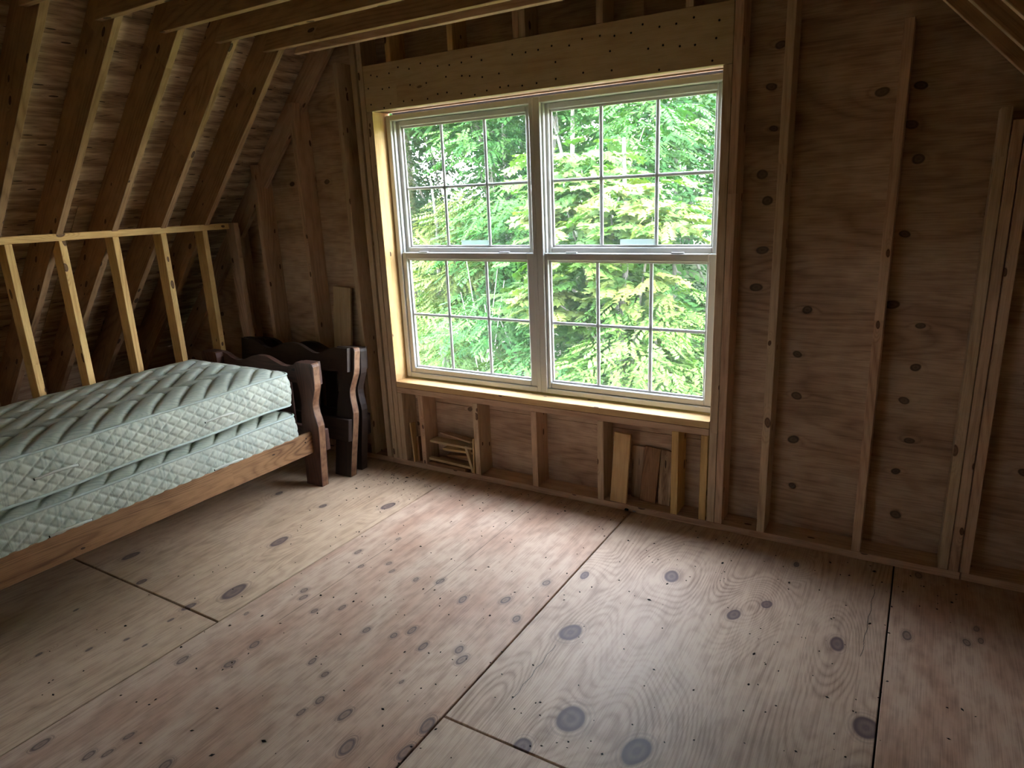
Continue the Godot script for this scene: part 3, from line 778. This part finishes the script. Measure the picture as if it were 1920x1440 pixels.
func mattress(label, y0: float, y1: float, off: float, wob: float, crown: float):
	var L := 1.86
	var Wd := 0.92
	var m := thing("mattress", label, "mattress", Vector3(-2.88 + off, y0, 0.62))
	var H := y1 - y0
	var rc := 0.05
	var edge := func(z: float) -> float: return wob * 0.5 * sin(z * 3.1 + 0.6) + wob * 0.35 * sin(z * 7.7)
	var inset := func(x: float, z: float) -> Vector2:      # rounded corners in plan
		var px := x; var pz := z
		var cx := clampf(x, rc, Wd - rc); var cz := clampf(z, rc, L - rc)
		var d := Vector2(x - cx, z - cz)
		if d.length() > 1e-6 and absf(d.x) > 1e-6 and absf(d.y) > 1e-6:
			var mx: float = max(absf(d.x), absf(d.y))
			d = d.normalized() * mx
			px = cx + d.x; pz = cz + d.y
		return Vector2(px, pz)
	# quilted top panel
	put(grid_mesh(180, 340, func(u, v):
		var p: Vector2 = inset.call(u * Wd, v * L)
		var e: float = min(min(u, 1.0 - u) * Wd, min(v, 1.0 - v) * L)
		var rise: float = crown * (1.0 - exp(-e / 0.12)) + quilt_top(Wd - u * Wd, v * L) * (1.0 - exp(-e / 0.03))
		return Vector3(p.x, H + edge.call(v * L) * 0.4 + rise, p.y),
		func(u, v): return Vector2(u * Wd / 0.5, v * L / 0.5)), "quilted_top", mats.ticking, m)
	# quilted border, once round
	var per := 2.0 * (L + Wd)
	var walk := func(s: float) -> Array:
		s = fposmod(s, per)
		var p: Vector2; var n: Vector2
		if s < L: p = Vector2(Wd, s); n = Vector2(1, 0)
		elif s < L + Wd: p = Vector2(Wd - (s - L), L); n = Vector2(0, 1)
		elif s < 2.0 * L + Wd: p = Vector2(0, L - (s - L - Wd)); n = Vector2(-1, 0)
		else: p = Vector2(s - 2.0 * L - Wd, 0); n = Vector2(0, -1)
		var q: Vector2 = inset.call(p.x, p.y)
		var c := Vector2(clampf(p.x, rc, Wd - rc), clampf(p.y, rc, L - rc))
		if (p - c).x != 0.0 and (p - c).y != 0.0: n = (q - c).normalized()
		return [q, n]
	put(grid_mesh(1250, 40, func(u, v):
		var a: Array = walk.call(u * per)
		var q: Vector2 = a[0]; var n: Vector2 = a[1]
		var ww: float = edge.call(q.y)
		var y: float = lerpf(ww, H + ww * 0.4, v)
		var bulge := 0.012 * sin(PI * v) + quilt_side(u * per, v * H) * sin(PI * clampf(v, 0.02, 0.98)) ** 0.3
		return Vector3(q.x + n.x * bulge, y, q.y + n.y * bulge),
		func(u, v): return Vector2(u * per / 0.5, v * H / 0.5), true), "quilted_border", mats.ticking, m)
	# piping round both edges
	for top in [0, 1]:
		var pts := []
		var rad := []
		var n := 180
		for i in n + 1:
			var a: Array = walk.call(per * i / n)
			var q: Vector2 = a[0]
			var ww: float = edge.call(q.y)
			pts.append(Vector3(q.x + a[1].x * 0.006, (H + ww * 0.4 + 0.002) if top else ww + 0.004, q.y + a[1].y * 0.006))
			rad.append(0.0065)
		put(tube_mesh(pts, rad, 6), "piping", mats.piping, m)
	put(grid_mesh(8, 16, func(u, v):
		var p: Vector2 = inset.call(u * Wd, v * L)
		return Vector3(p.x, edge.call(p.y), p.y), func(u, v): return Vector2(u, v), true), "underside", mats.ticking, m)
	# cord handles with a black eyelet at each end
	for z in [0.52, 1.36]:
		var pts := []
		var rad := []
		for i in 9:
			var t := i / 8.0
			pts.append(Vector3(Wd + 0.020 + 0.016 * sin(PI * t), H * 0.42 + 0.01 * sin(PI * t), z - 0.09 + 0.18 * t))
			rad.append(0.0065)
		var hd := put(tube_mesh(pts, rad, 7), "cord_handle", mats.cord, m)
		for t in [0.0, 1.0]:
			var st := SurfaceTool.new()
			st.begin(Mesh.PRIMITIVE_TRIANGLES)
			bar_into(st, Transform3D(Basis(), Vector3(Wd + 0.021, H * 0.42, z - 0.09 + 0.18 * t)), 0.006, 0.011, 0.011, 0.002)
			put(st.commit(), "eyelet", mats.dark, hd)

func build_mattresses():
	mattress("upper quilted mattress, pale green-grey, lying on the lower mattress", 0.566, 0.765, 0.0, 0.014, 0.03)
	mattress("lower quilted mattress between the wooden side rail and the upper mattress", 0.284, 0.505, 0.012, 0.006, 0.02)

# ------------------------------------------------------------------ loose boards and offcuts
func loose(label, p0: Vector3, p1: Vector3, t, w, wdir, mat = null, group = "", called = "scrap_board"):
	var o := thing(called, label, "board", Vector3(p0.x, min(p0.y, p1.y), p0.z), group)
	board(o, "plank", p0, p1, t, w, wdir, mat)
	return o

func build_loose_boards():
	loose("pale short board standing behind the headboards, leaning on the sheathing", Vector3(-2.245, 0.039, -0.035), Vector3(-2.17, 1.195, -0.112), 0.019, 0.165, Vector3(1, 0, 0), mats.header, "", "leaning_board")
	var X := Vector3(1, 0, 0)
	var Z := Vector3(0, 0, 1)
	loose("tall narrow plank with tan grain leaning under the window sill", Vector3(-0.078, 0.040, -0.012), Vector3(-0.066, 0.447, -0.05), 0.016, 0.098, X, mats.jamb)
	loose("short plywood offcut half hidden behind the tall narrow plank", Vector3(0.0, 0.039, -0.118), Vector3(0.0, 0.352, -0.132), 0.010, 0.082, X, mats.ply_wall)
	loose("short offcut with striped grain in the middle of the three plywood offcuts", Vector3(0.068, 0.039, -0.085), Vector3(0.088, 0.362, -0.118), 0.012, 0.095, X, mats.rail)
	loose("speckled plywood offcut against the cripple stud under the window", Vector3(0.163, 0.039, -0.09), Vector3(0.17, 0.355, -0.120), 0.012, 0.07, X, mats.ply_roof)
	# bundle in the bay below the window's left end
	loose("taller of two thin sticks leaning beside the scrap pile", Vector3(-1.545, 0.040, -0.01), Vector3(-1.592, 0.30, -0.05), 0.012, 0.05, Z, mats.jamb)
	loose("shorter of two thin sticks leaning beside the scrap pile", Vector3(-1.520, 0.040, -0.03), Vector3(-1.545, 0.205, -0.06), 0.014, 0.05, Z, mats.rail)
	loose("long dark offcut leaning behind the two thin sticks", Vector3(-1.545, 0.040, -0.075), Vector3(-1.515, 0.48, -0.125), 0.01, 0.06, X, mats.rail)
	loose("bottom slat of the scrap pile, lying on the wall plate", Vector3(-1.435, 0.050, -0.02), Vector3(-1.13, 0.050, -0.012), 0.04, 0.022, Vector3.UP, mats.rail)
	loose("second slat of the scrap pile, resting on the bottom slat", Vector3(-1.44, 0.078, -0.028), Vector3(-1.095, 0.070, -0.02), 0.03, 0.018, Vector3.UP, mats.header)
	loose("flat dark offcut lying deep inside the scrap pile", Vector3(-1.42, 0.050, -0.085), Vector3(-1.10, 0.050, -0.085), 0.08, 0.018, Vector3.UP, mats.ply_wall)
	loose("broken splinter lying across the middle of the scrap pile", Vector3(-1.30, 0.115, -0.05), Vector3(-1.085, 0.130, -0.07), 0.05, 0.014, Vector3.UP, mats.rail)
	loose("pale offcut stacked below the top shelf of the scrap pile", Vector3(-1.33, 0.158, -0.06), Vector3(-1.085, 0.165, -0.06), 0.07, 0.016, Vector3.UP, mats.jamb)
	loose("crosspiece lying level near the top of the scrap pile", Vector3(-1.42, 0.205, -0.05), Vector3(-1.075, 0.205, -0.045), 0.08, 0.016, Vector3.UP, mats.header)
	loose("topmost grey offcut tilted on the scrap pile", Vector3(-1.36, 0.245, -0.10), Vector3(-1.09, 0.232, -0.06), 0.10, 0.012, Vector3(0, 1, -0.25), mats.ply_wall)
	loose("slanting stick propped against the end of the scrap pile", Vector3(-1.075, 0.042, -0.012), Vector3(-1.13, 0.215, -0.02), 0.02, 0.03, Z, mats.header)
	loose("thin upright strip beside the second cripple stud", Vector3(-1.062, 0.040, -0.02), Vector3(-1.070, 0.27, -0.04), 0.010, 0.06, Z, mats.jamb)

func build_debris():
	var st := SurfaceTool.new()
	st.begin(Mesh.PRIMITIVE_TRIANGLES)
	var g := RandomNumberGenerator.new()
	g.seed = 11
	for i in 620:
		var p := Vector3(g.randf_range(-1.9, 1.6), 0.0, 0.0)
		p.z = 0.04 + pow(g.randf(), 1.5) * 2.4
		if g.randf() < 0.12: p = Vector3(g.randfn(-1.6, 0.2), 0, 0.12 + absf(g.randfn(0.15, 0.15)))
		if p.x < -1.76: continue
		var r := g.randf_range(0.0018, 0.0042) * (1.6 if g.randf() < 0.12 else 1.0)
		var a := g.randf() * TAU
		var dx := Vector3(cos(a), 0, sin(a)) * r * g.randf_range(1.0, 2.2)
		var dz := Vector3(-sin(a), 0, cos(a)) * r
		var u := Vector3(0, r * 0.9, 0)
		for s in [[dx, dz], [dz, -dx], [-dx, -dz], [-dz, dx]]:
			tri(st, p + s[0], p + s[1], p + u, s[0] + s[1] + Vector3.UP * r)
	var o := put(st.commit(), "floor_debris", mats.dark, self)
	tag(o, "tiny dark crumbs and dead flies scattered over the plywood floor", "debris", "", "stuff")

# ------------------------------------------------------------------ trees outside
func leaf_into(st: SurfaceTool, o: Vector3, dir: Vector3, up: Vector3, size: float, maple: bool):
	var side := dir.cross(up).normalized()
	var nrm := side.cross(dir).normalized()
	var prof: Array
	if maple: prof = [[0.0, 0.05], [0.05, 0.34], [0.30, 0.28], [0.38, 0.52], [0.55, 0.22], [1.0, 0.0]]
	else: prof = [[0.0, 0.02], [0.25, 0.22], [0.55, 0.24], [1.0, 0.0]]
	for s in [-1, 1]:
		for i in prof.size() - 1:
			var a: Vector3 = o + dir * prof[i][0] * size
			var b: Vector3 = o + dir * prof[i + 1][0] * size
			var droop := nrm * 0.10 * size
			var c: Vector3 = b + side * s * prof[i + 1][1] * size - droop * prof[i + 1][1] * 2.0
			var d: Vector3 = a + side * s * prof[i][1] * size - droop * prof[i][1] * 2.0
			tri(st, a, b, c, nrm); tri(st, a, c, d, nrm)

func spray_mesh(n: int, length: float, leaf: float, maple: bool, seed_: int) -> ArrayMesh:
	var g := RandomNumberGenerator.new()
	g.seed = seed_
	var st := SurfaceTool.new()
	st.begin(Mesh.PRIMITIVE_TRIANGLES)
	for i in n:
		var t := (i + 0.5) / n
		var s := 1.0 if i % 2 == 0 else -1.0
		var o := Vector3(0.02 * s, -0.12 * t * t * length, t * length)
		var dir := Vector3(s * g.randf_range(0.6, 1.0), g.randf_range(-0.55, -0.05), g.randf_range(0.3, 0.9)).normalized()
		leaf_into(st, o, dir, Vector3(g.randf_range(-0.3, 0.3), 1, g.randf_range(-0.3, 0.3)).normalized(), leaf * g.randf_range(0.75, 1.2), maple)
	return st.commit()

var sprays := []
func leaf_mat(rough := 0.6) -> StandardMaterial3D:
	var m := StandardMaterial3D.new()
	m.vertex_color_use_as_albedo = true
	m.albedo_color = Color.WHITE
	m.roughness = rough
	m.metallic_specular = 0.3
	m.cull_mode = BaseMaterial3D.CULL_DISABLED
	m.backlight_enabled = true
	m.backlight = Color(0.7, 0.75, 0.4)
	return m

func tree(called, label, at: Vector3, height: float, crown: Array, n: int, kind: int, size: float, col: Color, group = "", bark = null, trunk_r := 0.09, lean := 0.0):
	# crown: list of [centre offset, radii]; leaves fill the shells of these lumps, in tiers
	var t := thing(called, label, "tree", at, group)
	var g := RandomNumberGenerator.new()
	g.seed = int(absf(at.x * 131 + at.z * 977)) + n
	if bark == null: bark = mats.barkgrey
	var pts := []
	var rad := []
	for i in 7:
		var u := i / 6.0
		pts.append(Vector3(lean * u + g.randf_range(-0.05, 0.05) * (1 if i > 0 else 0), height * u, g.randf_range(-0.05, 0.05)))
		rad.append(lerpf(trunk_r, trunk_r * 0.25, u))
	put(tube_mesh(pts, rad, 8), "trunk", bark, t)
	for c in crown:
		var q: Vector3 = pts[g.randi_range(2, 4)]
		var e: Vector3 = c[0]
		put(tube_mesh([q, q.lerp(e, 0.5) + Vector3(0, 0.15, 0), e], [trunk_r * 0.4, trunk_r * 0.25, trunk_r * 0.08], 6), "branch", bark, t)
	if n <= 0: return t
	var mm := MultiMesh.new()
	mm.transform_format = MultiMesh.TRANSFORM_3D
	mm.use_colors = true
	mm.mesh = sprays[kind]
	mm.instance_count = n
	for i in n:
		var c: Array = crown[i % crown.size()]
		var d := Vector3(g.randfn(), g.randfn(), g.randfn()).normalized()
		var r := pow(g.randf(), 0.4)
		var rr: Vector3 = c[1]
		var p: Vector3 = c[0] + d * rr * r
		p.y = snappedf(p.y, 0.22) + g.randfn(0, 0.04) - 0.05 * Vector2(d.x, d.z).length()
		var yaw := atan2(d.x, d.z) + g.randfn(0, 0.7)
		var b := Basis(Vector3.UP, yaw) * Basis(Vector3.RIGHT, g.randf_range(-0.1, 0.5)) * Basis(Vector3.FORWARD, g.randfn(0, 0.3))
		b = b.scaled(Vector3.ONE * size * g.randf_range(0.7, 1.25))
		mm.set_instance_transform(i, Transform3D(b, p))
		var k := g.randf_range(0.7, 1.3)
		var y := g.randf_range(-0.008, 0.014)
		mm.set_instance_color(i, Color(clampf((col.r + y) * k, 0.01, 1), clampf(col.g * k, 0.01, 1), clampf(col.b * k, 0.005, 1)))
	var mi := MultiMeshInstance3D.new()
	mi.name = "foliage"
	mi.multimesh = mm
	mi.material_override = mats.leaf
	mi.set_meta("kind", "stuff")
	t.add_child(mi)
	return t

func build_outside():
	mats.leaf = leaf_mat()
	sprays = [spray_mesh(13, 0.42, 0.105, false, 1), spray_mesh(10, 0.36, 0.13, true, 2), spray_mesh(15, 0.32, 0.06, false, 3)]
	# sloping ground
	var gy := func(x: float, z: float) -> float: return -2.9 + clampf((-z - 8.0) * 0.16, 0.0, 4.0) + 0.15 * sin(x * 0.7) * cos(z * 0.6)
	var ground := put(grid_mesh(40, 30, func(u, v):
		var x := lerpf(-40.0, 25.0, u)
		var z := lerpf(-0.8, -45.0, v)
		return Vector3(x, gy.call(x, z), z), func(u, v): return Vector2(u * 20, v * 14), true), "ground", mats.ground, self)
	tag(ground, "wooded slope of grass and leaf litter outside the window", "ground", "", "structure")
	var deep := Color(0.021, 0.074, 0.017)
	var mid := Color(0.033, 0.105, 0.021)
	var lime := Color(0.068, 0.143, 0.028)
	var gold := Color(0.122, 0.168, 0.04)
	var V := func(x, y, z): return Vector3(x, y, z)
	var lumps := func(base: float, hgt: float, wid: float, k: int, s: int) -> Array:
		var g := RandomNumberGenerator.new()
		g.seed = s
		var out := []
		for i in k:
			out.append([Vector3(g.randf_range(-wid, wid) * 0.6, base + hgt * (i + 0.5) / k, g.randf_range(-wid, wid) * 0.5), Vector3(wid * g.randf_range(0.5, 0.8), hgt / k * 0.75, wid * g.randf_range(0.5, 0.8))])
		return out
	var spot := func(x, z): return Vector3(x, gy.call(x, z), z)
	tree("maple", "lime green maple with large lobed leaves outside the window farther from the bed", spot.call(-2.3, -5.6), 5.2, lumps.call(1.2, 3.9, 1.5, 7, 5), 1500, 1, 0.75, lime)
	tree("maple", "deep green maple with narrow leaves standing behind the lobed leaved maple", spot.call(-3.9, -7.4), 7.0, lumps.call(2.2, 5.0, 1.9, 8, 6), 2000, 0, 0.85, mid)
	tree("maple", "gold leaf sprays standing in for sunlit tiers of the lime green maple", spot.call(-2.0, -4.9), 4.4, [[Vector3(-0.75, 4.3, 0.1), Vector3(0.5, 0.22, 0.4)], [Vector3(-0.2, 4.5, 0.0), Vector3(0.55, 0.25, 0.4)], [Vector3(0.4, 4.2, 0.1), Vector3(0.5, 0.22, 0.4)], [Vector3(-1.0, 3.2, 0.2), Vector3(0.4, 0.22, 0.3)], [Vector3(0.1, 3.5, 0.2), Vector3(0.5, 0.25, 0.3)]], 190, 1, 0.9, gold)  # sunlight on the maple is put into the leaf colour here
	tree("shrub", "bright lime shrub growing beside the gold sprays on the lime green maple", spot.call(-1.5, -4.9), 2.6, lumps.call(0.3, 3.0, 1.5, 6, 7), 1500, 0, 0.7, lime)
	tree("shrub", "mid green shrub growing between the lime shrub and the bare shrub", spot.call(-3.6, -5.6), 2.4, lumps.call(0.2, 2.8, 1.4, 5, 8), 1400, 0, 0.7, mid)
	tree("shrub", "fine leaved lime shrub outside the window nearer the bed", spot.call(-6.1, -6.4), 2.6, lumps.call(0.2, 2.7, 1.5, 5, 9), 1500, 2, 1.0, lime)
	tree("maple", "mid green maple standing behind the bare pale shrub", spot.call(-6.0, -8.6), 6.6, lumps.call(1.9, 4.6, 1.7, 7, 10), 1700, 0, 0.85, mid)
	tree("maple", "pale gold small leaved tree beside the mid green maple", spot.call(-7.3, -8.0), 5.0, lumps.call(1.5, 3.2, 1.5, 6, 11), 1400, 2, 1.2, gold)
	tree("dead_shrub", "bare dead shrub with pale branches outside the window nearer the bed", spot.call(-4.9, -6.0), 3.0, [[Vector3(-0.4, 3.2, 0.1), Vector3.ONE], [Vector3(0.4, 3.4, 0.0), Vector3.ONE], [Vector3(0.1, 3.6, -0.3), Vector3.ONE], [Vector3(-0.7, 2.6, 0.2), Vector3.ONE], [Vector3(0.7, 2.5, 0.2), Vector3.ONE], [Vector3(-0.2, 3.9, 0.2), Vector3.ONE]], 0, 0, 1.0, mid, "", mats.barkpale, 0.035)
	tree("birch", "white barked birch with a bare trunk beside the pale gold tree", spot.call(-9.4, -8.6), 9.0, [[Vector3(0.9, 5.0, 0.3), Vector3.ONE], [Vector3(-0.8, 6.0, 0.2), Vector3.ONE]], 0, 0, 1.0, mid, "", mats.barkpale, 0.17, 0.4)
	# the wood behind; crowns out of view, heights set to shape the sky light
	var rowx := [-20.0, -17.0, -14.2, -11.4, -8.8, -6.2, -3.6, -1.0, 1.8, 4.6, 7.4, 10.2]
	for i in rowx.size():
		var x: float = rowx[i]
		tree("forest_tree", "tall leafy tree in the wood behind the nearer maples", spot.call(x, -12.0 - (i % 3) * 1.2), 15.0 if absf(x + 1.0) > 2.7 else 6.5, lumps.call(0.8, 14.5 if absf(x + 1.0) > 2.7 else 5.5, 2.3, 13 if absf(x + 1.0) > 2.7 else 6, 20 + i), (1400 if x > -15.0 and x < 0.0 else 650) if absf(x + 1.0) > 2.7 else 700, i % 2 * 2 if i % 3 else 0, 1.7 if x > -15.0 and x < 3.0 else 2.6, deep if i % 2 else mid, "wood behind the maples", null, 0.14)
	for i in 8:  # crowns out of view, placed to shape the sky light on the floor
		var x: float = -13.5 + i * 2.0 if i < 5 else [3.4, 5.4, 7.4][i - 5]
		tree("sky_screen_tree", "tall tree with its crown out of view, placed to hold back sky light", spot.call(x, -9.6 - (i % 2) * 0.8), 14.5, lumps.call(6.5, 8.0, 1.9, 9, 70 + i), 420, 0, 3.0, mid, "tall trees out of view holding back sky light", null, 0.15)
	for i in 9:  # height out of view, set to hold back sky light on one side
		var x := -24.0 + i * 3.6
		tree("far_tree", "distant tree at the back of the wood", spot.call(x, -19.0 - (i % 2) * 2.0), 18.0 if x < -5.0 else 7.0, lumps.call(0.5, 17.5 if x < -5.0 else 6.5, 2.8, 14 if x < -5.0 else 6, 40 + i), 650 if x < -5.0 else 350, 0, 3.0, mid if i % 2 else lime * 0.8, "far trees", null, 0.16)
	tree("shrub", "mid green shrub near the house wall, outside past the window's edge", spot.call(0.6, -5.4), 2.6, lumps.call(0.3, 3.6, 1.5, 6, 61), 700, 0, 0.9, mid)
